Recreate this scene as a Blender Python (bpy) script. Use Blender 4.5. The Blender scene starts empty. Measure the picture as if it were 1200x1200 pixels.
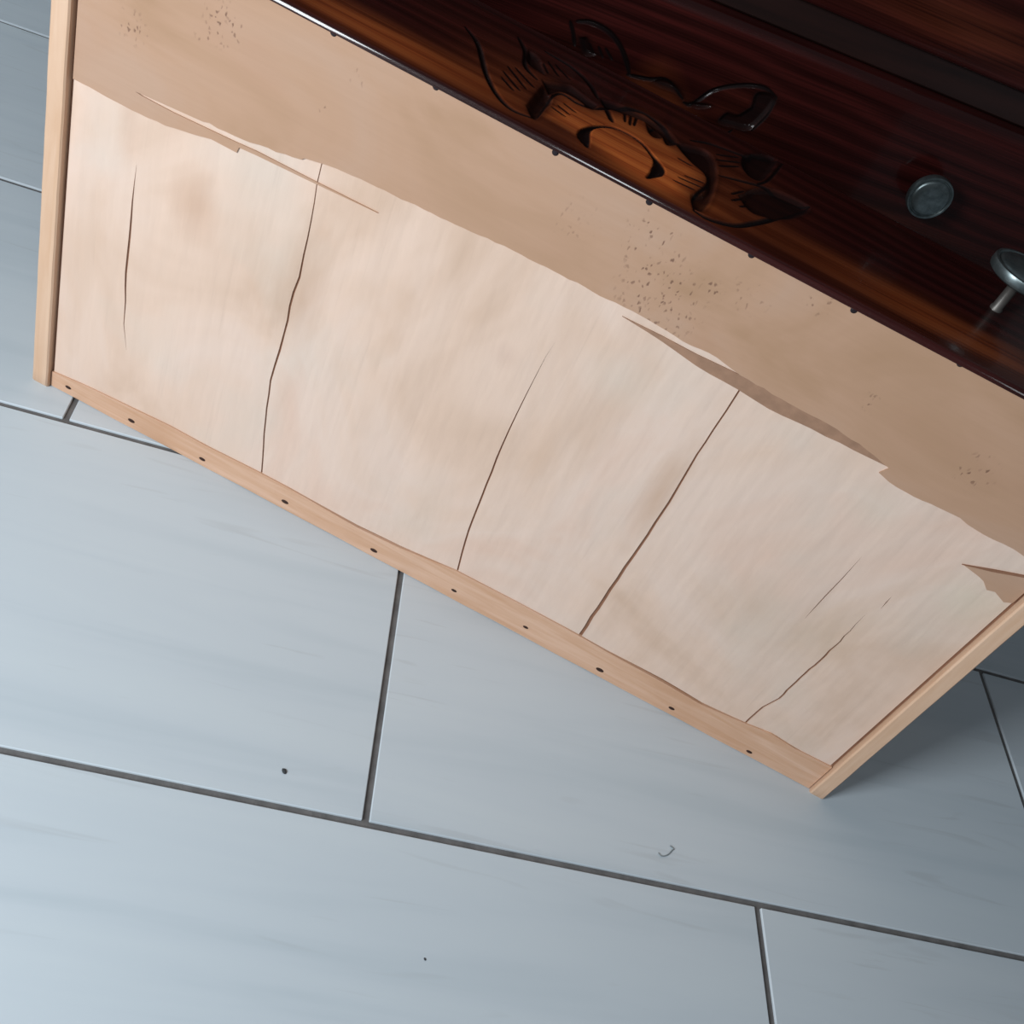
import bpy, math, random
import numpy as np
from mathutils import Matrix, Vector
from mathutils.geometry import tessellate_polygon

S = bpy.context.scene
COL = S.collection

# ------------------------------------------------------------------ camera
cam_d = bpy.data.cameras.new('camera')
cam = bpy.data.objects.new('camera', cam_d)
COL.objects.link(cam)
RW = Matrix(((0.93931, 0.034998, 0.34128), (0.262325, -0.714366, -0.648743), (0.221094, 0.698897, -0.680192)))
rot = RW.transposed() @ Matrix(((1, 0, 0), (0, -1, 0), (0, 0, -1)))
cam.matrix_world = Matrix.Translation((-0.1243, -0.35758, 0.67494)) @ rot.to_4x4()
cam_d.sensor_fit = 'HORIZONTAL'
cam_d.sensor_width = 36
cam_d.lens = 1250.8 / 1200 * 36
cam_d.clip_start = 0.01
S.camera = cam

# ------------------------------------------------------------------ light
S.view_settings.view_transform = 'Standard'
S.view_settings.look = 'None'
S.view_settings.gamma = 1
S.view_settings.use_curve_mapping = False
S.view_settings.exposure = 0.0

world = bpy.data.worlds.new('world')
S.world = world
world.use_nodes = True
bg = world.node_tree.nodes['Background']
bg.inputs['Color'].default_value = (0.80, 0.90, 1.0, 1)
bg.inputs['Strength'].default_value = 0.09

def area(name, loc, target, sx, sy, power, color):
    d = bpy.data.lights.new(name, 'AREA')
    d.shape = 'RECTANGLE'; d.size = sx; d.size_y = sy
    d.energy = power; d.color = color
    o = bpy.data.objects.new(name, d)
    COL.objects.link(o)
    o.location = loc
    o.rotation_euler = (Vector(target) - Vector(loc)).to_track_quat('-Z', 'Y').to_euler()
    return o
area('window_daylight', (-1.05, -0.60, 0.78), (-0.25, 0.10, 0.15), 0.40, 0.60, 20.4, (0.90, 0.96, 1.0))
area('window_middle_pane', (-0.76, -1.67, 1.30), (-0.10, 0.30, 0.40), 0.24, 0.50, 6, (0.90, 0.96, 1.0))
area('window_right_pane', (0.42, -1.75, 1.30), (0.30, 0.30, 0.45), 0.14, 0.50, 1.2, (0.90, 0.96, 1.0))

# ------------------------------------------------------------------ helpers
def tag(o, label=None, cat=None, group=None, kind=None):
    if label: o['label'] = label
    if cat: o['category'] = cat
    if group: o['group'] = group
    if kind: o['kind'] = kind
    return o

def empty(name, loc=(0, 0, 0), rz=0.0):
    o = bpy.data.objects.new(name, None)
    COL.objects.link(o)
    o.empty_display_size = 0.05
    o.location = loc; o.rotation_euler = (0, 0, rz)
    return o

def link(name, me, mat, parent=None):
    o = bpy.data.objects.new(name, me)
    COL.objects.link(o)
    if mat and not me.materials: me.materials.append(mat)
    if parent: o.parent = parent
    return o

class MB:
    """collects vertices and faces of one mesh"""
    def __init__(s): s.v = []; s.f = []
    def add(s, vs, fs):
        n = len(s.v); s.v += [tuple(map(float, v)) for v in vs]; s.f += [[i + n for i in f] for f in fs]
        return s
    def box(s, x0, x1, y0, y1, z0, z1, b=0.0):
        """box with its edges chamfered by b"""
        if b <= 0:
            vs = [(x, y, z) for x in (x0, x1) for y in (y0, y1) for z in (z0, z1)]
            return s.add(vs, [(0, 1, 3, 2), (4, 6, 7, 5), (0, 4, 5, 1), (2, 3, 7, 6), (0, 2, 6, 4), (1, 5, 7, 3)])
        vs = []; idx = {}
        X = (x0, x1); Y = (y0, y1); Zz = (z0, z1); sg = (1, -1)
        for i in (0, 1):
            for j in (0, 1):
                for k in (0, 1):
                    for a in (0, 1, 2):
                        p = [X[i] + sg[i] * b, Y[j] + sg[j] * b, Zz[k] + sg[k] * b]
                        p[a] = (X[i], Y[j], Zz[k])[a]
                        idx[(i, j, k, a)] = len(vs); vs.append(p)
        F = []
        for a in (0, 1, 2):
            for e in (0, 1):
                def key(p, q):
                    t = [0, 0, 0]; t[a] = e; o = [q_ for q_ in (0, 1, 2) if q_ != a]
                    t[o[0]] = p; t[o[1]] = q
                    return idx[(t[0], t[1], t[2], a)]
                F.append([key(0, 0), key(1, 0), key(1, 1), key(0, 1)])
        for a in (0, 1, 2):
            o = [q for q in (0, 1, 2) if q != a]
            for p in (0, 1):
                for q in (0, 1):
                    def kk(e, which):
                        t = [0, 0, 0]; t[a] = e; t[o[0]] = p; t[o[1]] = q
                        return idx[(t[0], t[1], t[2], which)]
                    F.append([kk(0, o[0]), kk(1, o[0]), kk(1, o[1]), kk(0, o[1])])
        for i in (0, 1):
            for j in (0, 1):
                for k in (0, 1):
                    F.append([idx[(i, j, k, 0)], idx[(i, j, k, 1)], idx[(i, j, k, 2)]])
        return s.add(vs, F)
    def lathe(s, prof, n=48, axis='z', c=(0, 0, 0)):
        """prof: list of (radius, height) from the bottom axis point to the top one"""
        vs = []; F = []
        for r, h in prof:
            for k in range(n):
                a = 2 * math.pi * k / n
                p = (r * math.cos(a), r * math.sin(a), h)
                if axis == '-y': p = (p[0], -p[2], p[1])
                vs.append((p[0] + c[0], p[1] + c[1], p[2] + c[2]))
        for i in range(len(prof) - 1):
            for k in range(n):
                F.append([i * n + k, i * n + (k + 1) % n, (i + 1) * n + (k + 1) % n, (i + 1) * n + k])
        F.append([k for k in range(n)][::-1]); F.append([(len(prof) - 1) * n + k for k in range(n)])
        return s.add(vs, F)
    def sheet(s, outer, y0, y1, holes=()):
        """flat piece with an outline in x,z between y0 (front) and y1 (back)"""
        loops = [list(outer)] + [list(h) for h in holes]
        pts = [p for l in loops for p in l]
        tris = tessellate_polygon([[Vector((p[0], p[1], 0)) for p in l] for l in loops])
        n = len(pts)
        vs = [(p[0], y0, p[1]) for p in pts] + [(p[0], y1, p[1]) for p in pts]
        F = [list(t) for t in tris] + [[i + n for i in t][::-1] for t in tris]
        o = 0
        for l in loops:
            m = len(l)
            for i in range(m):
                a = o + i; b = o + (i + 1) % m
                F.append([a, b, b + n, a + n])
            o += m
        return s.add(vs, F)
    def mesh(s, name, smooth=False):
        me = bpy.data.meshes.new(name)
        me.from_pydata(s.v, [], s.f)
        me.validate()
        import bmesh
        bm = bmesh.new(); bm.from_mesh(me)
        bmesh.ops.recalc_face_normals(bm, faces=bm.faces)
        bm.to_mesh(me); bm.free()
        if smooth:
            me.polygons.foreach_set('use_smooth', [True] * len(me.polygons))
            me.set_sharp_from_angle(angle=math.radians(38))
        return me
    def build(s, name, mat, parent=None, smooth=False):
        return link(name, s.mesh(name, smooth), mat, parent)

# ------------------------------------------------------------------ materials
class NT:
    def __init__(s, name):
        s.m = bpy.data.materials.new(name); s.m.use_nodes = True
        s.t = s.m.node_tree; s.b = s.t.nodes['Principled BSDF']
    def n(s, typ, **kw):
        nd = s.t.nodes.new(typ)
        for k, v in kw.items():
            if hasattr(nd, k): setattr(nd, k, v)
        return nd
    def l(s, a, b): s.t.links.new(a, b)
    def coords(s, scale=(1, 1, 1), loc=(0, 0, 0), rnd=False, src='Object'):
        tc = s.n('ShaderNodeTexCoord'); mp = s.n('ShaderNodeMapping')
        mp.inputs['Scale'].default_value = scale
        mp.inputs['Location'].default_value = loc
        if rnd:
            oi = s.n('ShaderNodeObjectInfo'); mu = s.n('ShaderNodeMath', operation='MULTIPLY'); mu.inputs[1].default_value = 37.0
            s.l(oi.outputs['Random'], mu.inputs[0])
            ad = s.n('ShaderNodeVectorMath', operation='ADD')
            s.l(tc.outputs[src], ad.inputs[0]); s.l(mu.outputs[0], ad.inputs[1])
            s.l(ad.outputs[0], mp.inputs['Vector'])
        else:
            s.l(tc.outputs[src], mp.inputs['Vector'])
        return mp.outputs[0]
    def noise(s, vec, scale, detail=4, rough=0.55, dist=0.0):
        nz = s.n('ShaderNodeTexNoise'); nz.inputs['Scale'].default_value = scale
        nz.inputs['Detail'].default_value = detail; nz.inputs['Roughness'].default_value = rough
        nz.inputs['Distortion'].default_value = dist
        s.l(vec, nz.inputs['Vector']); return nz.outputs['Fac']
    def ramp(s, fac, stops):
        r = s.n('ShaderNodeValToRGB'); e = r.color_ramp.elements
        while len(e) < len(stops): e.new(0.5)
        for el, (p, c) in zip(e, stops):
            el.position = p; el.color = (*c, 1) if len(c) == 3 else c
        s.l(fac, r.inputs[0]); return r.outputs[0]
    def mapr(s, fac, a, b, c=0.0, d=1.0):
        m = s.n('ShaderNodeMapRange'); m.clamp = True
        for i, v in zip((1, 2, 3, 4), (a, b, c, d)): m.inputs[i].default_value = v
        s.l(fac, m.inputs[0]); return m.outputs[0]
    def math(s, op, a, b=None):
        m = s.n('ShaderNodeMath', operation=op)
        for i, v in enumerate((a, b)):
            if v is None: continue
            if isinstance(v, (int, float)): m.inputs[i].default_value = v
            else: s.l(v, m.inputs[i])
        return m.outputs[0]
    def mix(s, fac, a, b, mode='MIX'):
        m = s.n('ShaderNodeMix'); m.data_type = 'RGBA'; m.blend_type = mode
        if isinstance(fac, (int, float)): m.inputs[0].default_value = fac
        else: s.l(fac, m.inputs[0])
        for i, v in ((6, a), (7, b)):
            if isinstance(v, tuple): m.inputs[i].default_value = (*v, 1)
            else: s.l(v, m.inputs[i])
        return m.outputs[2]
    def bump(s, h, strength, dist=0.001):
        b = s.n('ShaderNodeBump'); b.inputs['Strength'].default_value = strength; b.inputs['Distance'].default_value = dist
        s.l(h, b.inputs['Height']); s.l(b.outputs[0], s.b.inputs['Normal'])
    def out(s, col=None, rough=0.5, spec=0.5, metal=0.0, coat=0.0, coat_r=0.1):
        if col is not None:
            if isinstance(col, tuple): s.b.inputs['Base Color'].default_value = (*col, 1)
            else: s.l(col, s.b.inputs['Base Color'])
        if isinstance(rough, (int, float)): s.b.inputs['Roughness'].default_value = rough
        else: s.l(rough, s.b.inputs['Roughness'])
        s.b.inputs['Specular IOR Level'].default_value = spec
        s.b.inputs['Metallic'].default_value = metal
        s.b.inputs['Coat Weight'].default_value = coat
        s.b.inputs['Coat Roughness'].default_value = coat_r
        return s.m

def mat_tile():
    t = NT('tile_glaze')
    v1 = t.coords((1.6, 16, 1), rnd=True); v2 = t.coords((5, 60, 1), rnd=True); v3 = t.coords((1, 1, 1), rnd=True)
    broad = t.noise(v1, 1.6, 3, 0.5, 0.6)
    fine = t.noise(v2, 1.3, 5, 0.65, 0.8)
    blot = t.noise(v3, 3.2, 3, 0.5)
    col = t.ramp(broad, [(0.30, (0.53, 0.605, 0.66)), (0.48, (0.58, 0.65, 0.705)), (0.68, (0.60, 0.67, 0.72))])
    veins = t.mapr(fine, 0.60, 0.78, 0, 1)
    veins = t.math('MULTIPLY', veins, t.mapr(blot, 0.42, 0.62, 0.0, 0.50))
    col = t.mix(veins, col, (0.33, 0.35, 0.355))
    col = t.mix(t.mapr(t.noise(v1, 3.4, 2, 0.5, 1.2), 0.64, 0.72, 0, 0.20), col, (0.34, 0.36, 0.37))
    col = t.mix(t.mapr(blot, 0.45, 0.7, 0, 0.25), col, (0.61, 0.645, 0.68))
    t.bump(fine, 0.08, 0.0006)
    return t.out(col, t.mapr(broad, 0.3, 0.7, 0.50, 0.44), 0.35)

def mat_grout():
    t = NT('grout_cement')
    v = t.coords((1, 1, 1))
    col = t.ramp(t.noise(v, 60, 4), [(0.3, (0.115, 0.112, 0.112)), (0.7, (0.19, 0.182, 0.18))])
    t.bump(t.noise(v, 500, 3), 0.5, 0.0006)
    return t.out(col, 0.9, 0.2)

def mat_pale():
    t = NT('pale_inner_veneer')
    g = t.coords((1, 1, 1)); st = t.coords((28, 28, 1.6)); st2 = t.coords((140, 140, 4))
    blot = t.noise(t.coords((1, 1, 0.8)), 7.5, 4, 0.55, 0.8)
    col = t.ramp(blot, [(0.28, (0.612, 0.425, 0.312)), (0.45, (0.720, 0.530, 0.421)), (0.60, (0.740, 0.568, 0.473)), (0.76, (0.711, 0.502, 0.397))])
    grey = t.mapr(t.noise(t.coords((1, 1, 1), (3.1, 0, 5.2)), 9, 3, 0.5), 0.52, 0.72, 0, 0.5)
    col = t.mix(grey, col, (0.64, 0.55, 0.47))
    orange = t.mapr(t.noise(t.coords((1.3, 1, 0.6), (7.7, 0, 1.2)), 10, 3, 0.5, 0.5), 0.60, 0.78, 0, 0.45)
    col = t.mix(orange, col, (0.56, 0.36, 0.235))
    tc = t.n('ShaderNodeTexCoord')
    for x, z, sx, sz, k, c in [(0.205, 0.205, 0.020, 0.060, 0.55, (0.50, 0.30, 0.19)), (0.495, 0.20, 0.016, 0.075, 0.60, (0.47, 0.28, 0.17)), (0.115, 0.235, 0.022, 0.030, 0.5, (0.55, 0.34, 0.23)),
                           (0.060, 0.275, 0.010, 0.05, 0.35, (0.55, 0.36, 0.26)), (0.60, 0.15, 0.055, 0.05, 0.35, (0.50, 0.34, 0.22)), (0.655, 0.16, 0.03, 0.05, 0.35, (0.47, 0.31, 0.18)), (0.71, 0.25, 0.03, 0.03, 0.4, (0.66, 0.60, 0.46)),
                           (0.43, 0.27, 0.035, 0.025, 0.3, (0.68, 0.62, 0.55)), (0.355, 0.245, 0.012, 0.012, 0.3, (0.55, 0.38, 0.30)), (0.62, 0.275, 0.03, 0.025, 0.35, (0.62, 0.55, 0.45))]:
        mp = t.n('ShaderNodeMapping'); t.l(tc.outputs['Object'], mp.inputs['Vector'])
        mp.inputs['Scale'].default_value = (1 / sx, 0, 1 / sz); mp.inputs['Location'].default_value = (-x / sx, 0, -z / sz)
        ln = t.n('ShaderNodeVectorMath', operation='LENGTH'); t.l(mp.outputs[0], ln.inputs[0])
        wob = t.math('ADD', ln.outputs['Value'], t.math('MULTIPLY', blot, 1.4))
        col = t.mix(t.mapr(wob, 1.75, 0.75, 0, k), col, c)
    streak = t.noise(st, 2.2, 4, 0.6, 0.3)
    col = t.mix(t.mapr(streak, 0.35, 0.7, 0.0, 0.10), col, (0.45, 0.33, 0.25))
    fine = t.noise(st2, 2.0, 3, 0.6)
    col = t.mix(t.mapr(fine, 0.62, 0.80, 0.0, 0.12), col, (0.30, 0.20, 0.14))
    h = t.math('ADD', t.math('MULTIPLY', t.noise(t.coords((6, 1, 1.5)), 5, 3), 5.0), t.math('MULTIPLY', streak, 0.6))
    t.bump(h, 0.35, 0.0013)
    return t.out(col, 0.62, 0.3)

SPECKS = [(0.405, 0.374, 0.020, 1.0), (0.413, 0.362, 0.024, 1.0), (0.428, 0.342, 0.036, 0.9), (0.452, 0.360, 0.012, 0.8), (0.115, 0.366, 0.018, 0.8),
          (0.103, 0.353, 0.008, 0.7), (0.055, 0.335, 0.014, 0.7), (0.187, 0.346, 0.007, 0.8), (0.512, 0.387, 0.012, 0.6),
          (0.653, 0.337, 0.016, 0.8), (0.205, 0.375, 0.010, 0.4), (0.575, 0.345, 0.010, 0.6), (0.36, 0.36, 0.02, 0.35), (0.475, 0.37, 0.018, 0.4)]
def mat_tan():
    t = NT('tan_outer_veneer')
    blot = t.noise(t.coords((0.8, 1, 1.6)), 8, 4, 0.55, 0.8)
    col = t.ramp(blot, [(0.280, (0.400, 0.235, 0.137)), (0.480, (0.472, 0.285, 0.185)), (0.620, (0.480, 0.304, 0.211)), (0.780, (0.448, 0.296, 0.200))])
    pk = t.mapr(t.noise(t.coords((1, 1, 1.4), (2, 0, 9)), 9, 3, 0.5), 0.55, 0.75, 0, 0.5)
    col = t.mix(pk, col, (0.45, 0.255, 0.165))
    fine = t.noise(t.coords((8, 40, 130)), 2.4, 4, 0.6, 0.4)
    col = t.mix(t.mapr(fine, 0.4, 0.8, 0, 0.14), col, (0.34, 0.20, 0.12))
    # worm holes and pock marks gathered in a few places
    tc = t.n('ShaderNodeTexCoord'); total = None
    for x, z, r, k in SPECKS:
        d = t.n('ShaderNodeVectorMath', operation='DISTANCE')
        t.l(tc.outputs['Object'], d.inputs[0]); d.inputs[1].default_value = (x, 0.005, z)
        q = t.mapr(d.outputs['Value'], r, r * 0.35, 0, k)
        total = q if total is None else t.math('MAXIMUM', total, q)
    vo = t.n('ShaderNodeTexVoronoi'); vo.inputs['Scale'].default_value = 1.0
    t.l(t.noise_vec((340, 1, 230)), vo.inputs['Vector'])
    pick = t.n('ShaderNodeSeparateColor'); t.l(vo.outputs['Color'], pick.inputs[0])
    dot = t.math('MULTIPLY', t.mapr(vo.outputs['Distance'], 0.34, 0.16, 0, 1), t.mapr(pick.outputs[0], 0.22, 0.50, 0, 1))
    sp = t.math('MULTIPLY', dot, t.mapr(total, 0.05, 0.75, 0, 0.8))
    col = t.mix(sp, col, (0.16, 0.08, 0.05))
    t.bump(t.math('ADD', t.math('MULTIPLY', sp, -1.0), t.math('MULTIPLY', blot, 1.5)), 0.3, 0.0008)
    return t.out(col, 0.55, 0.35)
def _nv(t, scale):
    mp = t.coords(scale)
    nz = t.n('ShaderNodeTexNoise'); nz.inputs['Scale'].default_value = 0.7; nz.inputs['Detail'].default_value = 2
    t.l(mp, nz.inputs['Vector'])
    s = t.n('ShaderNodeVectorMath', operation='MULTIPLY_ADD')
    t.l(nz.outputs['Color'], s.inputs[0]); s.inputs[1].default_value = (1.6, 0, 1.6); t.l(mp, s.inputs[2])
    fl = t.n('ShaderNodeVectorMath', operation='MULTIPLY'); t.l(s.outputs[0], fl.inputs[0]); fl.inputs[1].default_value = (1, 0, 1)
    return fl.outputs[0]
NT.noise_vec = _nv

def mat_pine(name, c1, c2, scale, rough=0.5):
    t = NT(name)
    g = t.noise(t.coords(scale), 1.6, 4, 0.6, 0.8)
    col = t.ramp(g, [(0.32, c1), (0.66, c2)])
    b = t.noise(t.coords((1, 1, 1)), 14, 3)
    col = t.mix(t.mapr(b, 0.5, 0.75, 0, 0.35), col, (c1[0] * .85, c1[1] * .78, c1[2] * .7))
    t.bump(g, 0.25, 0.0006)
    return t.out(col, rough, 0.35)

def flat(name, c, rough=0.6, metal=0.0, spec=0.4):
    t = NT(name)
    v = t.coords((1, 1, 1))
    col = t.mix(t.mapr(t.noise(v, 120, 3), 0.35, 0.7, 0, 0.5), c, (c[0] * .6, c[1] * .6, c[2] * .6))
    return t.out(col, rough, spec, metal)

def mat_front():
    """red-brown stained softwood, orange in places, lacquered"""
    t = NT('stained_wood')
    at = t.n('ShaderNodeAttribute'); at.attribute_name = 'tint'; at.attribute_type = 'GEOMETRY'
    sep = t.n('ShaderNodeSeparateColor'); t.l(at.outputs['Color'], sep.inputs[0])
    tint, dark, purple = sep.outputs[0], sep.outputs[1], sep.outputs[2]
    g1 = t.noise(t.coords((5.5, 95, 95), src='Generated'), 1.0, 4, 0.6, 0.3)
    wv = t.n('ShaderNodeTexWave'); wv.wave_type = 'BANDS'; wv.bands_direction = 'Y'
    wv.inputs['Scale'].default_value = 2.6; wv.inputs['Distortion'].default_value = 11.0
    wv.inputs['Detail'].default_value = 2.5; wv.inputs['Detail Scale'].default_value = 0.7
    t.l(t.coords((1.6, 7.5, 7.5), src='Object'), wv.inputs['Vector'])
    grain = t.math('ADD', t.math('MULTIPLY', wv.outputs['Fac'], 0.26), t.math('MULTIPLY', g1, 0.84))
    base = t.ramp(grain, [(0.25, (0.010, 0.0022, 0.0020)), (0.55, (0.026, 0.0050, 0.0045)), (0.85, (0.055, 0.0090, 0.0080))])
    tinted = t.ramp(grain, [(0.22, (0.13, 0.022, 0.007)), (0.44, (0.52, 0.108, 0.026)), (0.8, (0.80, 0.215, 0.05))])
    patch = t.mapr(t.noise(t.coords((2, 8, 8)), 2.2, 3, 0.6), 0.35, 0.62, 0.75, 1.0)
    col = t.mix(t.math('MULTIPLY', tint, patch), base, tinted)
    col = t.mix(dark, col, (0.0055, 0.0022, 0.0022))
    t.bump(g1, 0.25, 0.0006)
    rg = t.mapr(t.noise(t.coords((3, 3, 3)), 6, 3), 0.3, 0.7, 0.26, 0.34)
    rg = t.math('ADD', rg, t.math('MULTIPLY', dark, 0.30))
    m_ = t.out(col, rg, 0.10, 0, 0.0, 0.08)
    t.l(t.math('ADD', 0.16, t.math('MULTIPLY', purple, 0.8)), t.b.inputs['Coat Weight'])
    return m_

def mat_carcass():
    t = NT('dark_carcass_wood')
    g1 = t.noise(t.coords((4, 60, 60)), 1.2, 4, 0.6, 0.3)
    col = t.ramp(g1, [(0.3, (0.009, 0.0038, 0.0032)), (0.7, (0.022, 0.0075, 0.006))])
    t.bump(g1, 0.2, 0.0005)
    return t.out(col, 0.42, 0.4)

def mat_metal():
    t = NT('aged_pewter')
    b = t.noise(t.coords((1, 1, 1)), 150, 4)
    col = t.ramp(b, [(0.3, (0.10, 0.125, 0.13)), (0.7, (0.22, 0.26, 0.265))])
    return t.out(col, t.mapr(b, 0.3, 0.7, 0.42, 0.30), 0.5, 0.85)

M = dict(tile=mat_tile(), grout=mat_grout(), pale=mat_pale(), tan=mat_tan(), front=mat_front(), carcass=mat_carcass(), metal=mat_metal(),
         pine_x=mat_pine('pine_batten', (0.58, 0.335, 0.205), (0.68, 0.44, 0.31), (6, 60, 90)),
         pine_z=mat_pine('pine_side', (0.62, 0.39, 0.25), (0.69, 0.47, 0.33), (90, 60, 5)),
         inner=mat_pine('pine_inner', (0.42, 0.26, 0.15), (0.55, 0.36, 0.22), (60, 60, 5)),
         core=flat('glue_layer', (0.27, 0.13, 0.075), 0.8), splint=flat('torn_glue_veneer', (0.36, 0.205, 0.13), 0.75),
         stem=flat('dull_screw', (0.14, 0.13, 0.12), 0.45, 0.6), nail=flat('rusty_nail', (0.05, 0.022, 0.016), 0.6, 0.3), darknail=flat('varnished_nail', (0.016, 0.009, 0.012), 0.35, 0.2),
         wall=flat('wall_paint', (0.55, 0.56, 0.56), 0.85), crumb=flat('dirt', (0.05, 0.055, 0.06), 0.8), lint=flat('lint_fibre', (0.27, 0.31, 0.33), 0.9))

# outlines measured on the drawer, metres in its own x,z (or x,y on the front)
PLY = {'tan_edge': [[-0.0001, 0.2795], [0.0166, 0.2803], [0.0532, 0.2801], [0.0851, 0.2816], [0.1185, 0.289], [0.1376, 0.289], [0.1387, 0.2933], [0.1512, 0.2943], [0.1888, 0.2959], [0.2403, 0.2988], [0.1883, 0.2976], [0.1506, 0.2971], [0.1363, 0.2959], [0.0899, 0.2934], [0.0671, 0.2934], [0.0613, 0.2941], [0.1044, 0.2979], [0.1455, 0.3007], [0.1816, 0.3074], [0.1837, 0.3094], [0.205, 0.3136], [0.2458, 0.3161], [0.2902, 0.3182], [0.3304, 0.3212], [0.3547, 0.3219], [0.3822, 0.3223], [0.3989, 0.322], [0.4156, 0.323], [0.428, 0.3227], [0.4535, 0.3207], [0.4774, 0.3219], [0.4965, 0.3185], [0.526, 0.3174], [0.555, 0.3173], [0.5841, 0.3151], [0.6095, 0.3093], [0.6062, 0.3029], [0.6154, 0.3003], [0.6284, 0.2995], [0.6513, 0.3007], [0.6665, 0.3015], [0.6787, 0.2992], [0.6991, 0.2995], [0.7155, 0.2985], [0.7558, 0.295]], 'dark_splinter': [[0.4192, 0.315], [0.4399, 0.317], [0.4648, 0.3165], [0.4965, 0.3182], [0.5252, 0.3187], [0.5541, 0.3187], [0.5832, 0.3164], [0.6096, 0.309], [0.5837, 0.3088], [0.5531, 0.308], [0.5232, 0.306], [0.5, 0.3085], [0.4691, 0.3082], [0.4475, 0.3079], [0.4418, 0.308], [0.4583, 0.311], [0.4883, 0.313], [0.4956, 0.3132], [0.4784, 0.3141], [0.4564, 0.3149]], 'corner_patch': [[0.6917, 0.2704], [0.7083, 0.2785], [0.725, 0.2858], [0.7531, 0.2984], [0.7525, 0.2831], [0.7296, 0.2591], [0.7201, 0.2632], [0.709, 0.266], [0.7072, 0.2702]], 'strip_top': [[0.0061, 0.0158], [0.0162, 0.0164], [0.0461, 0.02], [0.086, 0.0224], [0.1257, 0.0248], [0.1578, 0.0242], [0.1816, 0.025], [0.2054, 0.0259], [0.2341, 0.0261], [0.268, 0.0245], [0.3019, 0.023], [0.3396, 0.0254], [0.3896, 0.0327], [0.4415, 0.0337], [0.489, 0.0337], [0.505, 0.0333], [0.5301, 0.032], [0.5828, 0.0312], [0.6194, 0.0293], [0.6587, 0.034], [0.6794, 0.038], [0.703, 0.0352], [0.7323, 0.0363], [0.7554, 0.0371]], 'c1': [[0.0679, 0.242], [0.068, 0.2115], [0.0691, 0.1829], [0.0695, 0.1498], [0.0719, 0.1244], [0.0728, 0.102], [0.0776, 0.0786]], 'c2': [[0.1952, 0.3086], [0.1954, 0.2952], [0.1977, 0.2684], [0.1987, 0.2408], [0.1997, 0.2222], [0.1983, 0.2077], [0.1991, 0.1701], [0.1979, 0.1223], [0.2036, 0.0683], [0.21, 0.0241]], 'c3': [[0.3807, 0.275], [0.3793, 0.2597], [0.3789, 0.2413], [0.3785, 0.2065], [0.379, 0.1726], [0.3812, 0.132], [0.3845, 0.0796], [0.3908, 0.0315]], 'c4': [[0.5012, 0.3119], [0.5013, 0.306], [0.5015, 0.2715], [0.5023, 0.235], [0.5041, 0.1993], [0.5044, 0.1511], [0.5039, 0.0956], [0.5045, 0.0318]], 'c5': [[0.6664, 0.1954], [0.667, 0.1724], [0.6666, 0.1396], [0.6645, 0.1071], [0.6639, 0.0767], [0.6591, 0.0595], [0.6576, 0.0329]], 'c6': [[0.6358, 0.2367], [0.636, 0.2131], [0.6355, 0.1905], [0.6353, 0.1629]], 'c7': [[0.6711, 0.2186], [0.6718, 0.2039]], 'strip_nails': [[0.0308, 0.0083], [0.0907, 0.0086], [0.158, 0.0078], [0.2362, 0.0093], [0.3207, 0.0078], [0.3957, 0.0106], [0.4627, 0.0122], [0.5342, 0.0087], [0.6021, 0.0084], [0.6767, 0.006]], 'edge_nails': [[0.1831, 0.3934], [0.2515, 0.3936], [0.3318, 0.3923], [0.3945, 0.3924], [0.4624, 0.3931], [0.531, 0.3925], [0.6009, 0.394]], 'specks': [[0.4007, 0.3791], [0.4122, 0.3732], [0.4067, 0.3605], [0.4191, 0.3677], [0.4285, 0.3699], [0.4053, 0.3755], [0.44, 0.3472], [0.4497, 0.3629], [0.4188, 0.3379], [0.4238, 0.3375], [0.4349, 0.3455], [0.4397, 0.3537], [0.1071, 0.3667], [0.1192, 0.3715], [0.1116, 0.358], [0.1307, 0.3663], [0.1038, 0.3514], [0.0637, 0.3368], [0.0447, 0.332], [0.1842, 0.3452], [0.4989, 0.3888], [0.5108, 0.3881], [0.525, 0.3882], [0.6615, 0.3407], [0.6551, 0.3346], [0.6404, 0.3339], [0.5772, 0.3336], [0.4724, 0.4195], [0.4666, 0.3664], [0.4715, 0.366]]}
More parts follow.
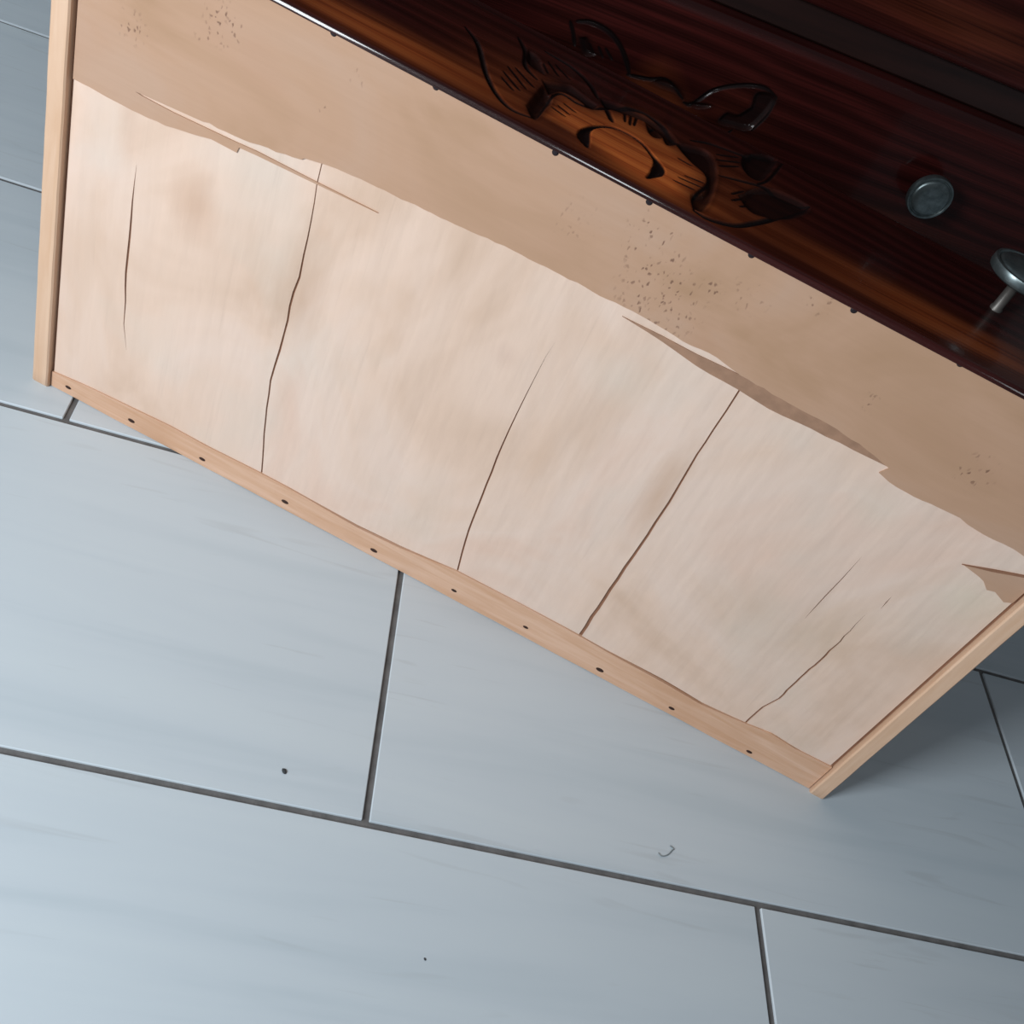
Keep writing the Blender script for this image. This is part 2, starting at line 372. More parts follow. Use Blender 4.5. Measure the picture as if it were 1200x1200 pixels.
CARVE = {'groove': [[[[-0.1358, 0.0939], [-0.1207, 0.079], [-0.1027, 0.0468], [-0.0874, 0.0265], [-0.0735, 0.0175], [-0.0589, 0.0212]], 2.2, 1.8], [[[-0.1062, 0.1301], [-0.0955, 0.1067], [-0.088, 0.0835], [-0.0756, 0.0728]], 2.0, 1.5], [[[-0.0859, 0.1301], [-0.0656, 0.1264], [-0.0489, 0.1106], [-0.0375, 0.0916]], 2.6, 2.0], [[[-0.0588, 0.0241], [-0.0611, 0.0596], [-0.0573, 0.0716], [-0.0456, 0.0701], [-0.0359, 0.075], [-0.028, 0.0865], [-0.0221, 0.0982], [-0.0086, 0.1083], [0.0069, 0.1022], [0.0178, 0.0903], [0.0339, 0.0746], [0.0468, 0.0667], [0.0508, 0.0533], [0.0466, 0.0279], [0.0502, 0.0119]], 2.0, 1.5], [[[0.0276, 0.1025], [0.0385, 0.1167], [0.0489, 0.1236], [0.0661, 0.1333], [0.0689, 0.1444], [0.0809, 0.1604], [0.0906, 0.161]], 2.0, 1.5], [[[0.0544, 0.0736], [0.0705, 0.0833], [0.0851, 0.0908], [0.101, 0.0917], [0.1163, 0.0971]], 2.0, 1.5], [[[0.0502, 0.0119], [0.0608, 0.0114], [0.0759, 0.0198], [0.0876, 0.0372], [0.0975, 0.0561], [0.1163, 0.0971]], 2.6, 2.0], [[[0.0787, 0.0882], [0.0848, 0.1068], [0.0896, 0.1597]], 1.4, 1.0], [[[-0.0959, 0.0608], [-0.0784, 0.0461]], 1.3, 0.9], [[[-0.0961, 0.0705], [-0.0763, 0.0524]], 1.3, 0.9], [[[-0.0918, 0.074], [-0.0734, 0.06]], 1.3, 0.9], [[[-0.0935, 0.0515], [-0.0812, 0.0419]], 1.3, 0.9], [[[-0.081, 0.1017], [-0.0734, 0.0895]], 1.3, 0.9], [[[-0.0795, 0.1112], [-0.0667, 0.0933]], 1.3, 0.9], [[[-0.0742, 0.1127], [-0.0598, 0.0972]], 1.3, 0.9], [[[-0.057, 0.0473], [-0.0461, 0.044]], 1.3, 0.9], [[[-0.0547, 0.0537], [-0.0445, 0.0492]], 1.3, 0.9], [[[-0.0524, 0.0601], [-0.0424, 0.0564]], 1.3, 0.9], [[[-0.0192, 0.0961], [-0.0143, 0.0784]], 1.3, 0.9], [[[-0.0135, 0.0919], [-0.0107, 0.0776]], 1.3, 0.9], [[[-0.0099, 0.0939], [-0.0083, 0.0797]], 1.3, 0.9], [[[0.0266, 0.0677], [0.0367, 0.0672]], 1.3, 0.9], [[[0.0308, 0.0359], [0.0454, 0.0379]], 1.3, 0.9], [[[0.0324, 0.043], [0.0491, 0.046]], 1.3, 0.9], [[[0.0353, 0.0493], [0.0486, 0.0532]], 1.3, 0.9], [[[0.0464, 0.1013], [0.0611, 0.1219]], 1.3, 0.9], [[[0.0481, 0.0932], [0.063, 0.1116]], 1.3, 0.9], [[[0.0517, 0.0867], [0.0636, 0.1021]], 1.3, 0.9], [[[0.0665, 0.0573], [0.0729, 0.0704]], 1.3, 0.9], [[[0.0681, 0.0491], [0.0773, 0.0644]], 1.3, 0.9], [[[0.0741, 0.0464], [0.0818, 0.0581]], 1.3, 0.9], [[[0.0012, 0.0882], [0.0035, 0.0974]], 1.3, 0.9], [[[-0.0296, 0.0842], [-0.0208, 0.0694]], 2.4, 1.5]], 'arc': [[-0.0234, 0.0162], [-0.0293, 0.0261], [-0.0303, 0.0386], [-0.0262, 0.05], [-0.0178, 0.0589], [-0.0072, 0.0607], [0.0024, 0.0579], [0.011, 0.05], [0.0174, 0.0422], [0.0199, 0.0323], [0.0164, 0.0168]], 'scoop': [[[-0.0692, 0.0316], [-0.0704, 0.0693], [-0.0631, 0.0629], [-0.0584, 0.053], [-0.0583, 0.0395], [-0.0586, 0.0206], [-0.063, 0.0221]], [[-0.0737, 0.0761], [-0.0649, 0.0836], [-0.0567, 0.0902], [-0.0426, 0.0849], [-0.0346, 0.0823], [-0.0364, 0.0712], [-0.0479, 0.0753], [-0.0594, 0.0731], [-0.0638, 0.0619]], [[-0.0368, 0.0934], [-0.0206, 0.1027], [-0.0046, 0.1058], [0.0102, 0.1014], [0.0214, 0.0896], [0.0161, 0.0772], [0.0079, 0.0898], [-0.0055, 0.0932], [-0.0208, 0.0882], [-0.0311, 0.0845]], [[-0.0034, 0.0933], [0.0058, 0.098], [0.0124, 0.0881], [0.0076, 0.0787], [0.0017, 0.0814]], [[0.0204, 0.0893], [0.0287, 0.0941], [0.0389, 0.0999], [0.0477, 0.0932], [0.0542, 0.0715], [0.0572, 0.0376], [0.0557, 0.0173], [0.0499, 0.0147], [0.0444, 0.0288], [0.0503, 0.042], [0.0478, 0.0633], [0.0381, 0.0705], [0.0278, 0.0799]], [[0.0625, 0.1314], [0.0716, 0.1547], [0.0848, 0.1697], [0.0852, 0.1317], [0.0812, 0.0982], [0.0724, 0.0946], [0.0648, 0.1077]], [[0.0705, 0.0607], [0.0795, 0.0838], [0.0939, 0.0969], [0.117, 0.0961], [0.1069, 0.0657], [0.0895, 0.0495], [0.0796, 0.049]], [[-0.0943, 0.0995], [-0.0939, 0.1133], [-0.0848, 0.1085], [-0.0744, 0.0871], [-0.0791, 0.0858], [-0.0873, 0.0884]]], 'flower': [[-0.0588, 0.0241], [-0.0608, 0.0588], [-0.057, 0.0708], [-0.0456, 0.0701], [-0.0359, 0.075], [-0.028, 0.0865], [-0.0221, 0.0982], [-0.0086, 0.1083], [0.0069, 0.1022], [0.0178, 0.0903], [0.0339, 0.0746], [0.0468, 0.0667], [0.0508, 0.0533], [0.0466, 0.0279], [0.0496, 0.0145], [0.0311, 0.0042], [0.0015, 0.0063], [-0.0319, 0.0197]], 'upper': {'groove': [[[[-0.0843, 0.1025], [-0.0723, 0.1058], [-0.0567, 0.1039], [-0.044, 0.0969], [-0.0341, 0.0872], [-0.027, 0.0776]], 2.4, 2.0], [[[-0.0889, 0.1008], [-0.0829, 0.0927], [-0.078, 0.084]], 2.0, 1.5], [[[0.0235, 0.073], [0.0313, 0.0745], [0.0427, 0.0916], [0.0623, 0.1033], [0.08, 0.1078], [0.0937, 0.104]], 2.2, 1.6], [[[0.0937, 0.104], [0.0939, 0.0883], [0.0886, 0.0716]], 1.4, 1.0], [[[-0.0684, 0.0903], [-0.0614, 0.0836]], 1.3, 0.9], [[[-0.0604, 0.0906], [-0.0531, 0.0833]], 1.3, 0.9], [[[-0.0547, 0.0915], [-0.0453, 0.0843]], 1.3, 0.9], [[[-0.0299, 0.0779], [-0.0116, 0.0807], [0.0033, 0.085], [0.0223, 0.0753]], 2.0, 1.5]], 'scoop': [[[0.0777, 0.0892], [0.0761, 0.1015], [0.088, 0.1061], [0.095, 0.101], [0.0925, 0.0843], [0.0863, 0.0713], [0.0717, 0.0684], [0.0585, 0.0681], [0.0611, 0.0782], [0.0708, 0.08]], [[-0.0085, 0.079], [-0.0023, 0.0849], [0.0074, 0.086], [0.0177, 0.0818], [0.0255, 0.0732], [0.014, 0.0779], [0.001, 0.078]], [[0.026, 0.0747], [0.0397, 0.0786], [0.0474, 0.079], [0.042, 0.0743], [0.0326, 0.072]], [[-0.0779, 0.0912], [-0.0705, 0.094], [-0.0633, 0.0859], [-0.0588, 0.084], [-0.0684, 0.0803]]]}}

# ================================================================== SETTING
TL, TW, GAP = 0.6, 0.2981, 0.0051
floor_mb = MB().box(-2.4, 3.0, -2.1, 2.1, -0.03, -0.0022)
floor_o = tag(floor_mb.build('floor', M['grout']), 'grey tiled floor with dark grout', kind='structure')
rnd = random.Random(4)
tile_me = None
for r in range(-6, 4):
    for c in range(-4, 5):
        off = 0.0 if r % 2 == 0 else 0.3045
        x0 = c * TL + off; y0 = r * TW
        cx, cy = x0 + TL / 2, y0 + TW / 2
        if cx > 2.3 or cx < -2.0: continue
        if tile_me is None:
            hx, hy = (TL - GAP) / 2, (TW - GAP) / 2
            tile_me = MB().box(-hx, hx, -hy, hy, -0.010, 0.0, 0.0006).mesh('tile')
            tile_me.materials.append(M['tile'])
        o = bpy.data.objects.new('tile', tile_me); COL.objects.link(o)
        o.parent = floor_o
        o.location = (cx, cy, 0.0 - rnd.random() * 0.00015)
        if rnd.random() < 0.5: o.rotation_euler = (0, 0, math.pi)
wall = MB().box(-2.4, 3.0, 1.05, 1.15, 0, 2.5).build('wall_back', M['wall']); tag(wall, kind='structure')
bb = MB().box(-2.4, 3.0, 1.035, 1.05, 0, 0.07, 0.002).build('baseboard_back', M['wall']); tag(bb, kind='structure')

# ================================================================== CARVED DRAWER FRONT
def seg_dist(P, a, b):
    a = np.array(a); b = np.array(b); d = b - a
    t = np.clip(((P - a) @ d) / max(d @ d, 1e-12), 0, 1)
    q = a + t[:, None] * d
    return np.hypot(*(P - q).T), t
def smooth_poly(pts, n=6):
    """Catmull-Rom through the points"""
    P = [np.array(p) for p in pts]
    if len(P) < 3: return P
    P = [2 * P[0] - P[1]] + P + [2 * P[-1] - P[-2]]
    out = []
    for i in range(1, len(P) - 2):
        for k in range(n):
            t = k / n
            out.append(0.5 * ((2 * P[i]) + (-P[i-1] + P[i+1]) * t + (2*P[i-1] - 5*P[i] + 4*P[i+1] - P[i+2]) * t * t + (-P[i-1] + 3*P[i] - 3*P[i+1] + P[i+2]) * t ** 3))
    out.append(P[-2]); return out
def inside(P, poly):
    x, y = P[:, 0], P[:, 1]; res = np.zeros(len(P), bool)
    n = len(poly)
    for i in range(n):
        x1, y1 = poly[i]; x2, y2 = poly[(i + 1) % n]
        if y1 == y2: continue
        c = ((y1 > y) != (y2 > y)) & (x < (x2 - x1) * (y - y1) / (y2 - y1) + x1)
        res ^= c
    return res

FH = 0.150      # height of a drawer front
def carved_front(name, W, grooves, scoops, arc, flower, cx, T=0.017, tinted=1.0):
    """grid in local x (width), y (height), z (outward); returns a mesh with a 'wear' attribute"""
    xs = np.concatenate([np.linspace(0, 0.010, 9), np.linspace(0.02, cx - 0.15, 16), np.linspace(cx - 0.142, cx + 0.125, 380), np.linspace(cx + 0.135, W - 0.02, 16), np.linspace(W - 0.010, W, 9)])
    ys = np.concatenate([np.linspace(0, 0.008, 12), np.linspace(0.0087, FH - 0.0167, 188), np.linspace(FH - 0.016, FH, 16)])
    X, Yg = np.meshgrid(xs, ys); shp = X.shape
    P = np.stack([X.ravel() - cx, Yg.ravel()], 1)
    x, y = X.ravel(), Yg.ravel()
    h = np.zeros(len(P))
    r_low = 0.0038 if T < 0.01 else 0.008
    def edge(d, r):
        d = np.clip(d, 0, r); return r - np.sqrt(np.maximum(r * r - (r - d) ** 2, 0))
    h -= edge(y, r_low)
    h -= edge(FH - y, 0.010) + 0.0015 * np.clip(1 - (FH - y) / 0.022, 0, 1) ** 2
    h -= edge(x, 0.006) + edge(W - x, 0.006)
    dark = np.zeros(len(P))
    def bb(pts, m):
        a = np.array(pts); lo = a.min(0) - m; hi = a.max(0) + m
        return np.where((P[:, 0] > lo[0]) & (P[:, 0] < hi[0]) & (P[:, 1] > lo[1]) & (P[:, 1] < hi[1]))[0]
    carve = np.zeros(len(P))
    for poly in scoops:
        q = smooth_poly(list(poly) + [poly[0]], 5)[:-1]
        I = bb(q, 0.005)
        if not len(I): continue
        ins = inside(P[I], q)
        D = np.full(len(I), 9.0)
        for a, b in zip(q, q[1:] + q[:1]): D = np.minimum(D, seg_dist(P[I], a, b)[0])
        dep = np.where(ins, np.clip(D / 0.004, 0, 1) ** 0.7 * 0.0032, 0)
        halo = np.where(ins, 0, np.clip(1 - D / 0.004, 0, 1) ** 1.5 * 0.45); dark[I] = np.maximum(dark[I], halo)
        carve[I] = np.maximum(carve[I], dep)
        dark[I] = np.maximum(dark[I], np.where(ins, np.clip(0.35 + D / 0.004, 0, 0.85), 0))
    for pts, w, dp in grooves:
        q = smooth_poly(pts); w *= 0.00095; dp *= 0.001
        I = bb(q, w * 2)
        if not len(I): continue
        n = len(q) - 1
        for k, (a, b) in enumerate(zip(q[:-1], q[1:])):
            D, t = seg_dist(P[I], a, b)
            s = (k + t) / n
            tap = 0.35 + 0.65 * np.sqrt(np.clip(np.minimum(s, 1 - s) * 5, 0, 1))
            ww = w * tap
            v = np.clip(1 - D / ww, 0, 1)
            carve[I] = np.maximum(carve[I], v ** 0.8 * dp * tap)
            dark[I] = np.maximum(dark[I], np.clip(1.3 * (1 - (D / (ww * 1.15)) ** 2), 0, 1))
    # burnt crescent round the flower's heart, fat at its two ends
    q = smooth_poly(arc); n = len(q) - 1; I = bb(q, 0.01)
    for k, (a, b) in enumerate(zip(q[:-1], q[1:])):
        D, t = seg_dist(P[I], a, b); s = (k + t) / n
        ww = 0.0016 + 0.0030 * np.exp(-((s - 0.10) / 0.10) ** 2) + 0.0030 * np.exp(-((s - 0.88) / 0.10) ** 2)
        ww = ww * (0.25 + 0.75 * np.sqrt(np.clip(np.minimum(s, 1 - s) * 12, 0, 1))) 
        v = np.clip(1 - D / ww, 0, 1)
        carve[I] = np.maximum(carve[I], v ** 0.6 * 0.002)
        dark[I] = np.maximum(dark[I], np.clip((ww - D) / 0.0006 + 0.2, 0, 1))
    h -= carve
    # orange tint: heart of the flower, and the lower lip of the board
    fl = smooth_poly(list(flower) + [flower[0]], 4)[:-1]
    I = bb(fl, 0.02); W1 = np.zeros(len(P))
    D = np.full(len(I), 9.0)
    for a, b in zip(fl, fl[1:] + fl[:1]): D = np.minimum(D, seg_dist(P[I], a, b)[0])
    sd = np.where(inside(P[I], fl), D, -D)
    W1[I] = np.clip(0.12 + sd / 0.018, 0, 1) * np.clip(1.35 - P[I][:, 1] / 0.085, 0.15, 1)
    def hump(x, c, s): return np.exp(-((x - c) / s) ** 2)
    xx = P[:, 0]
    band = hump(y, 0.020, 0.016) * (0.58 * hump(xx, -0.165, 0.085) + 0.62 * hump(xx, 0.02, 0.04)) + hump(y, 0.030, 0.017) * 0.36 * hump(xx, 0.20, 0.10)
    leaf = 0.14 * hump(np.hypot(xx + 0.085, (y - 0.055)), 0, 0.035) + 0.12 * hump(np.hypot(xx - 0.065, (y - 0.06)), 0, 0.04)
    tint = np.clip(np.maximum(W1, band) + leaf, 0, 1)
    tint *= tinted * np.clip((y - 0.0015) / 0.003, 0, 1)
    V = np.stack([x, y, h], 1)
    ny, nx = shp
    idx = np.arange(nx * ny).reshape(shp)
    F = np.stack([idx[:-1, :-1], idx[:-1, 1:], idx[1:, 1:], idx[1:, :-1]], -1).reshape(-1, 4)
    # skirt: sides and back of the board
    rim = np.concatenate([idx[0, :], idx[1:, -1], idx[-1, -2::-1], idx[-2:0:-1, 0]])
    m = len(rim); n0 = len(V)
    B = V[rim].copy(); B[:, 2] = -T
    V = np.concatenate([V, B])
    b = np.arange(m) + n0
    Fs = np.stack([rim, b, np.roll(b, -1), np.roll(rim, -1)], 1)
    me = bpy.data.meshes.new(name)
    faces = F.tolist() + Fs.tolist() + [b[::-1].tolist()]
    me.from_pydata(V.tolist(), [], faces)
    me.polygons.foreach_set('use_smooth', [True] * (len(faces) - 1) + [False])
    lip = np.clip(np.maximum(1 - y / 0.004, 1 - (FH - y) / 0.012), 0, 1) ** 0.5
    ca = me.color_attributes.new('tint', 'FLOAT_COLOR', 'POINT')
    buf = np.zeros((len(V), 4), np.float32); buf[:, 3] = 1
    buf[:n0, 0] = tint; buf[:n0, 1] = dark; buf[:n0, 2] = lip
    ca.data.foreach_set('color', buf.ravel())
    me.materials.append(M['front'])
    return me

RIGHT = 0.0
def sq(pts):     # keep the highest leaf tips of the pattern below the upper lip
    return [(a, (b if b < 0.10 else 0.10 + (b - 0.10) * 0.66) - 0.0038) for a, b in pts]
own_grooves = [(sq(p), w, d) for p, w, d in CARVE['groove']]
own_scoops = [sq(p) for p in CARVE['scoop']]
FX0, FW = -0.014, 0.7785       # left end and width of the front board in the drawer frame
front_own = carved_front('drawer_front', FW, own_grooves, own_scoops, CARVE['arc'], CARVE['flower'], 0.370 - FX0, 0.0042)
low_g = [(p, w, d) for p, w, d in own_grooves if max(b for a, b in p) < 0.078]
low_s = [p for p in own_scoops if max(b for a, b in p) < 0.078]
DW = 0.7785
front_up = carved_front('drawer_front', DW, low_g + CARVE['upper']['groove'], low_s + CARVE['upper']['scoop'], CARVE['arc'], CARVE['flower'], DW / 2 - 0.004, tinted=0.22)

# ================================================================== KNOB
def knob(parent, frame, r=0.0195, standoff=0.014, tilt=None):
    """knob along local +z of 'frame' (a Matrix, parent space)"""
    s = r / 0.0195
    def T(mb):
        mb.v = [tuple(frame @ Vector(v)) for v in mb.v]; return mb
    so = standoff
    head = MB().lathe([(0.0, so), (0.012 * s, so), (0.0170 * s, so + 0.0010), (0.0192 * s, so + 0.0026), (r, so + 0.0040), (r, so + 0.0078), (0.0191 * s, so + 0.0088),
                       (0.0176 * s, so + 0.0090), (0.0168 * s, so + 0.0078), (0.0164 * s, so + 0.0078), (0.0158 * s, so + 0.0090), (0.0145 * s, so + 0.0097), (0.008 * s, so + 0.0102), (0.0, so + 0.0103)], 64)
    k = T(head).build('knob', M['metal'], parent, True)
    st = MB().lathe([(0.0, -0.001), (0.0042, -0.001), (0.0042, 0.002), (0.0036, 0.003), (0.0036, so * 0.75), (0.0055, so), (0.0, so)], 24)
    T(st).build('knob_stem', M['stem'], k, True)
    return k

# ================================================================== THE DRAWER ON END
DWID, DLEN = 0.74975, 0.398
drw = empty('drawer', (-0.33382, 0.33292, 0), -0.312676)
tag(drw, 'drawer stood on end, its torn pale plywood bottom facing out, carved front on top', 'drawer')
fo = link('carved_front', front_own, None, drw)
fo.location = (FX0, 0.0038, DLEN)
fo['label'] = 'dark red stained front with carved flower, orange in parts'
# sides, back, underside slats
def side(x0, x1, nm):
    rs = random.Random(nm)
    m = MB()
    # slightly uneven front edge, rounded foot
    n = 26; prof = []
    for i in range(n + 1):
        z = 0.0 + (DLEN - 0.018) * i / n
        prof.append((z, rs.uniform(-0.0002, 0.0002)))
    prof[0] = (0.0, 0.0018); prof.insert(1, (0.0025, 0.0))
    vs = []; F = []
    b = 0.0012
    for z, e in prof:
        vs += [(x0, 0.140, z), (x0, e + b, z), (x0 + b, e, z), (x1 - b, e, z), (x1, e + b, z), (x1, 0.140, z)]
    for i in range(len(prof) - 1):
        for k in range(6):
            a = i * 6 + k; c = i * 6 + (k + 1) % 6
            F.append([a, c, c + 6, a + 6])
    F.append(list(range(6))); F.append([(len(prof) - 1) * 6 + k for k in range(6)])
    m.add(vs, F)
    return m.build('side_panel', M['pine_z'], drw, True)
side(0.0, 0.0140, 1)
side(0.7372, DWID, 2)
MB().box(0.0142, 0.7370, 0.0086, 0.132, 0.002, 0.016, 0.001).build('back_panel', M['inner'], drw)
MB().box(FX0 + 0.001, FX0 + FW - 0.001, 0.0094, 0.152, DLEN - 0.0175, DLEN - 0.0043, 0.001).build('front_backing', M['carcass'], drw)

XL, XR = 0.0162, 0.7345
ZT = 0.3938
# bottom panel: glue layer, then sheets of pale veneer with splits, then what is left of the outer veneer
core = MB().box(0.0141, 0.7370, 0.0073, 0.0086, 0.002, ZT - 0.001).build('plywood_core', M['core'], drw)
core['label'] = 'brown glue layer seen through the splits'

def offs(line, w, flip=False):
    """thin closed slit around a polyline; w = list of half widths"""
    L = []; Rr = []
    for (x, z), h in zip(line, w): L.append((x - h, z)); Rr.append((x + h, z))
    return L + Rr[::-1]
def dense(pts, step, jit, seed):
    rr = random.Random(seed); out = []
    for a, b in zip(pts[:-1], pts[1:]):
        d = math.hypot(b[0] - a[0], b[1] - a[1]); n = max(1, int(d / step))
        for i in range(n):
            t = i / n
            out.append((a[0] + (b[0] - a[0]) * t + (rr.uniform(-jit, jit) if i else 0), a[1] + (b[1] - a[1]) * t + (rr.uniform(-jit, jit) if i else 0)))
    out.append(pts[-1]); return out
def at(line, x):
    for a, b in zip(line[:-1], line[1:]):
        if a[0] <= x <= b[0]: return a[1] + (b[1] - a[1]) * (x - a[0]) / (b[0] - a[0])
    return line[0][1] if x < line[0][0] else line[-1][1]
strip_top = PLY['strip_top']
# lower edge of the pale sheets: follows the batten, gaping where it has come loose
def gap(x):
    return 0.0002 + 0.0017 * math.exp(-((x - 0.315) / 0.05) ** 2) + 0.0022 * math.exp(-((x - 0.585) / 0.05) ** 2)
def low(x0, x1):
    n = max(2, int((x1 - x0) / 0.012)); return [(x0 + (x1 - x0) * i / n, at(strip_top, x0 + (x1 - x0) * i / n) + gap(x0 + (x1 - x0) * i / n)) for i in range(n + 1)]
c1, c2, c3, c4, c5, c6, c7 = (PLY['c%d' % i] for i in range(1, 8))
c2 = [(c2[0][0], 0.335)] + c2[:-1] + [(c2[-1][0], at(strip_top, c2[-1][0]) + gap(c2[-1][0]))]
c4 = [(c4[0][0] + 0.0004, 0.335)] + c4[:-1] + [(c4[-1][0], at(strip_top, c4[-1][0]) + gap(c4[-1][0]))]
c2 = dense(c2, 0.012, 0.0004, 5); c4 = dense(c4, 0.012, 0.0004, 6)
def hw2(z): return 0.00035 + 0.00050 * math.exp(-((z - 0.2) / 0.05) ** 2) + (0.0003 if z < 0.17 else 0) 
def hw4(z): return 0.0006 + 0.0008 * max(0, min(1, (0.26 - z) / 0.2))
PALE_TOP = 0.335
def sheet(x_left, x_right, outer, holes, name='veneer_sheet'):
    m = MB().sheet(outer, 0.0061, 0.0073, holes)
    return m.build(name, M['pale'], drw)
# left sheet
def taper(line, wmax): 
    n = len(line) - 1
    return [wmax * (0.08 + 0.92 * math.sin(math.pi * i / n)) for i in range(n + 1)]
c1d = dense(c1, 0.012, 0.0003, 7)
right_edge = [(x - hw2(z), z) for x, z in c2]
outer = low(XL, right_edge[-1][0] - 0.0002)[:-1] + right_edge[::-1] + [(XL, PALE_TOP)]
sheet(0, 0, outer, [offs(c1d, taper(c1d, 0.0009))])
# middle sheet, with the split that runs up from the batten
le = [(x + hw2(z), z) for x, z in c2]; re = [(x - hw4(z), z) for x, z in c4]
c3d = dense(c3, 0.012, 0.0002, 8); c3d[-1] = (c3d[-1][0], at(strip_top, c3d[-1][0]) + gap(c3d[-1][0]))
n3 = len(c3d) - 1
slitL = [(x - 0.0007 * min(1, i / n3 * 2.2), z) for i, (x, z) in enumerate(c3d)]
slitR = [(x + 0.0007 * min(1, i / n3 * 2.2), z) for i, (x, z) in enumerate(c3d)]
outer = low(le[-1][0] + 0.0001, slitL[-1][0])[:-1] + slitL[::-1] + slitR[1:] + low(slitR[-1][0], re[-1][0])[1:-1] + re[::-1] + le
sheet(0, 0, outer, [])
# right sheet
le = [(x + hw4(z), z) for x, z in c4]
c5d = dense(c5, 0.006, 0.0005, 9); c5d[-1] = (c5d[-1][0], at(strip_top, c5d[-1][0]) + gap(c5d[-1][0]))
n5 = len(c5d) - 1
slitL = [(x - 0.00085 * min(1, i / n5 * 3), z) for i, (x, z) in enumerate(c5d)]
slitR = [(x + 0.00085 * min(1, i / n5 * 3), z) for i, (x, z) in enumerate(c5d)]
c6d = dense(c6, 0.012, 0.0002, 10); c7d = dense(c7, 0.005, 0.0002, 11)
outer = low(le[-1][0] + 0.0001, slitL[-1][0])[:-1] + slitL[::-1] + slitR[1:] + low(slitR[-1][0], XR)[1:] + [(XR, PALE_TOP)] + le
sheet(0, 0, outer, [offs(c6d, taper(c6d, 0.00045)), offs(c7d, taper(c7d, 0.0004))])

# outer veneer: torn along its lower edge
te = PLY['tan_edge']
body = [te[0]] + dense(te[:5], 0.006, 0.0005, 21)[1:] + te[5:16] + dense(te[16:], 0.0055, 0.0006, 22)[1:]
body = [(max(XL, min(XR, x)), z) for x, z in body if x < XR + 0.03]
body = body + [(XR, ZT), (XL, ZT)]
tan = MB().sheet(body, 0.0050, 0.0062).build('outer_veneer', M['tan'], drw)
tan['label'] = 'tan outer veneer left along the top with a torn edge'
sp_top = [(0.412, 0.3158), (0.44, 0.3168), (0.4648, 0.3168), (0.4965, 0.3184), (0.5252, 0.3195), (0.5541, 0.3192), (0.5832, 0.3166), (0.6085, 0.3096)]
sp_low = [(0.5837, 0.3086), (0.5531, 0.3080), (0.5232, 0.3062), (0.5, 0.3082), (0.4691, 0.3092), (0.452, 0.3118), (0.432, 0.3143)]
spl = MB().sheet(sp_top + dense(sp_low, 0.008, 0.0004, 23), 0.0054, 0.0063).build('splinter_shade_strip', M['splint'], drw)
spl['label'] = 'darker torn strip under the outer veneer'
cp = [(min(x, XR), z) for x, z in PLY['corner_patch']]
cp = [(0.6917, 0.2704), (0.7083, 0.2772), (0.7250, 0.2840), (XR, 0.2885), (XR, 0.2620), (0.7296, 0.2591), (0.7201, 0.2632), (0.7150, 0.2615), (0.709, 0.2665), (0.7045, 0.2680)]
pt = MB().sheet(cp, 0.0052, 0.0063).build('veneer_patch', M['tan'], drw)
tl = MB().sheet([(0.6900, 0.2702), (0.7083, 0.2784), (0.7250, 0.2852), (XR, 0.2897), (XR, 0.2880), (0.7250, 0.2834), (0.7083, 0.2764)], 0.0050, 0.0063).build('splinter_shade_strip', M['core'], drw)  # shadow line above the patch, built as a thin dark strip
# batten left under the nails along the floor
BL, BR = 0.0150, 0.7362
bt = [(BL, 0.0005)] + [(BL + (BR - BL) * i / 24, 0.0005 + 0.0003 * math.sin(i * 2.3)) for i in range(1, 24)] + [(BR, 0.0005)]
top = [(x, z) for x, z in strip_top if BL < x < BR]
outer = bt + [(BR, at(strip_top, BR))] + top[::-1] + [(BL, at(strip_top, BL))]
ba = MB().sheet(outer, 0.0050, 0.0086).build('bottom_strip', M['pine_x'], drw)
ba['label'] = 'orange strip of veneer nailed along the back edge'
rr = random.Random(3)
for x, z in PLY['strip_nails']:
    w = rr.uniform(0.8, 1.25)
    m = MB().lathe([(0, 0), (0.0020 * w, 0.0), (0.0020 * w, 0.0004), (0.0012 * w, 0.0007), (0, 0.0007)], 14, '-y', (0, 0, 0))
    m.v = [(a * 1.5 + x, b + 0.0052, c * 0.85 + z) for a, b, c in m.v]
    m.build('nail', M['nail'], ba)
for x, z in PLY['edge_nails']:
    m = MB().lathe([(0, 0), (0.0021, 0.0), (0.0021, 0.0004), (0.0013, 0.0009), (0, 0.0010)], 16, '-y')
    m.v = [(a + x, b + 0.0052, c + z + 0.0004) for a, b, c in m.v]
    m.build('nail', M['darknail'], drw)
knob(drw, Matrix.Translation((0.6225, 0.091, DLEN - 0.0005)), r=0.0225, standoff=0.023)
knob(drw, Matrix.Translation((0.118, 0.078, DLEN - 0.0005)), r=0.0215, standoff=0.014)

# ================================================================== THE CHEST BEHIND
YD = 0.51; CX = 0.0965
X0, X1 = CX - DW / 2 - 0.030, CX + DW / 2 + 0.030
ch = empty('chest_of_drawers', (CX, YD + 0.012, 0))
tag(ch, 'dark red chest of drawers behind the pulled-out drawer, with carved fronts', 'chest of drawers')
def W2L(m):  # world to chest frame
    m.v = [(a - CX, b - YD - 0.012, c) for a, b, c in m.v]; return m
YB = 1.015
PITCH = 0.177; Z0 = 0.268 - PITCH     # bottom of the lowest opening
for a, b in ((X0, X0 + 0.022), (X1 - 0.022, X1)):
    W2L(MB().box(a, b, YD + 0.012, YB, 0, 0.80, 0.002)).build('side_panel', M['carcass'], ch)
W2L(MB().box(X0 + 0.022, X1 - 0.022, YB - 0.008, YB, 0.05, 0.80)).build('back_panel', M['carcass'], ch)
W2L(MB().box(X0 - 0.015, X1 + 0.015, YD - 0.012, YB, 0.80, 0.822, 0.004)).build('top', M['carcass'], ch)
W2L(MB().box(X0 + 0.022, X1 - 0.022, YD + 0.014, YD + 0.034, 0.0, Z0, 0.002)).build('plinth', M['carcass'], ch)
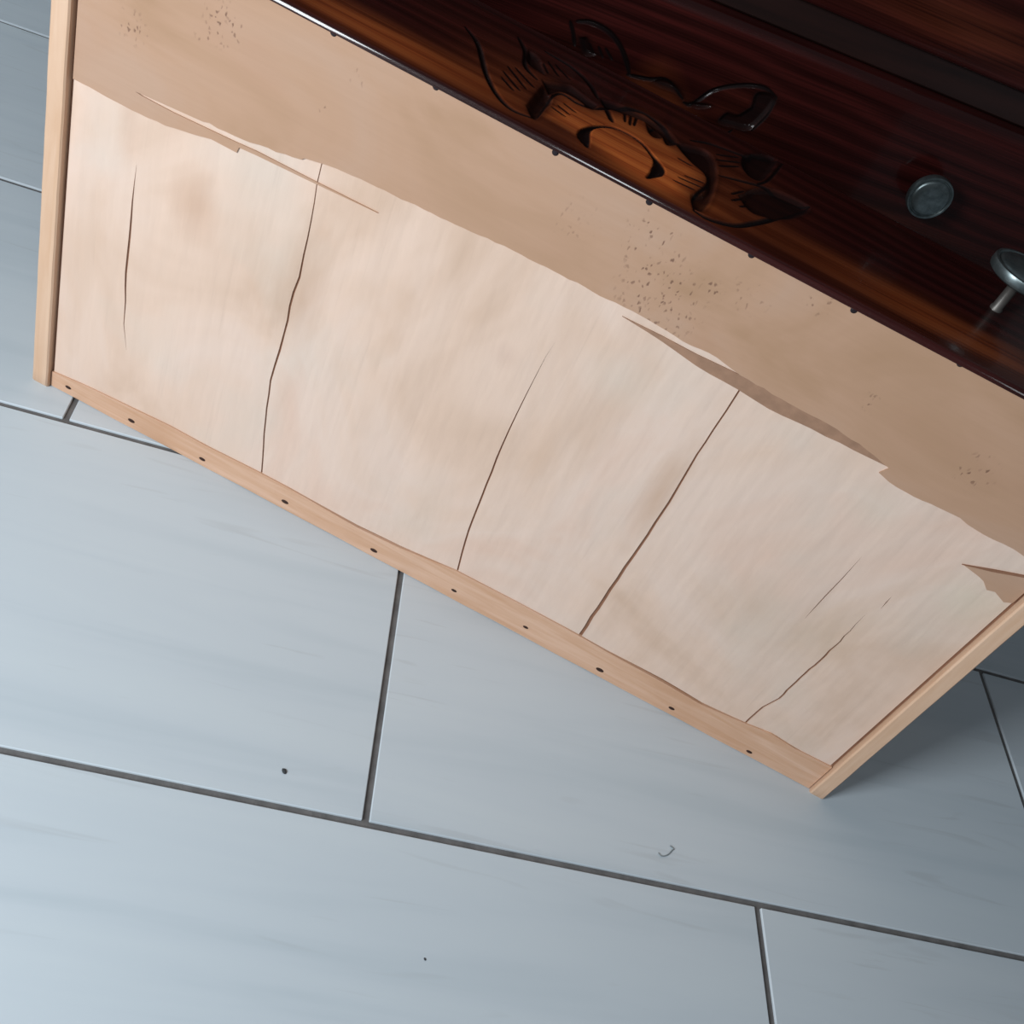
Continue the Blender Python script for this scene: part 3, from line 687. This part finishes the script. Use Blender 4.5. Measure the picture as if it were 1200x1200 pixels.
for i in range(1, 4):
    z = Z0 + i * PITCH - 0.0268
    W2L(MB().box(X0 + 0.022, X1 - 0.022, YD + 0.0125, YB - 0.01, z, z + 0.0265, 0.0015)).build('rail', M['carcass'], ch)
for i in (1, 2, 3):
    z = Z0 + i * PITCH
    f = link('drawer_front', front_up, None, ch)
    f.matrix_local = Matrix.Translation((-DW / 2, -0.012, z)) @ Matrix(((1, 0, 0, 0), (0, 0, -1, 0), (0, 1, 0, 0), (0, 0, 0, 1)))
    for sx in (-1, 1):
        fr = Matrix.Translation((DW / 2 - 0.004 + sx * 0.2530, 0.0805, 0))
        knob(f, fr, r=0.0195, standoff=0.013)
    W2L(MB().box(CX - DW / 2 + 0.01, CX + DW / 2 - 0.01, YD + 0.02, YB - 0.02, z + 0.006, z + 0.018)).build('drawer_tray', M['inner'], ch)

# ================================================================== SPECKS ON THE FLOOR
def crumb(x, y, r, lab):
    m = MB().lathe([(0, 0), (0.7, 0.0), (1, 0.25), (0.8, 0.6), (0.3, 0.8), (0, 0.8)], 9)
    rr = random.Random(int(x * 1000)); m.v = [(a * r * 1.5 * rr.uniform(.85, 1.1), b * r, c * r) for a, b, c in m.v]
    o = m.build('crumb', M['crumb'], None, True); o.location = (x, y, -0.0001); o.rotation_euler = (0, 0, -1.0)
    return tag(o, lab, 'crumb')
crumb(-0.0618, 0.0262, 0.0016, 'dark speck of dirt alone on the pale tile, left of the long grout joint')
crumb(0.0509, -0.0843, 0.0007, 'tiniest dark speck, on the tile nearest the bottom edge of the photo')
cu = bpy.data.curves.new('lint', 'CURVE'); cu.dimensions = '3D'; cu.bevel_depth = 0.00045; cu.bevel_resolution = 2
sp = cu.splines.new('POLY'); pts = smooth_poly([(0.2235, 0.0240), (0.2262, 0.0220), (0.2313, 0.0240), (0.2352, 0.0283), (0.2368, 0.0300), (0.2340, 0.0318)], 5)
sp.points.add(len(pts) - 1)
for p_, q_ in zip(sp.points, pts): p_.co = (q_[0] - 0.23, q_[1] - 0.026, 0.0004, 1)
lo_ = bpy.data.objects.new('lint_tmp', cu); COL.objects.link(lo_)
me = bpy.data.meshes.new_from_object(lo_.evaluated_get(bpy.context.evaluated_depsgraph_get()))
bpy.data.objects.remove(lo_)
o = link('lint', me, M['lint']); o.location = (0.23, 0.026, 0)
if not me.materials[0:]: me.materials.append(M['lint'])
else: me.materials[0] = M['lint']
tag(o, 'small grey curl of lint on the tile below the right end of the drawer', 'lint')
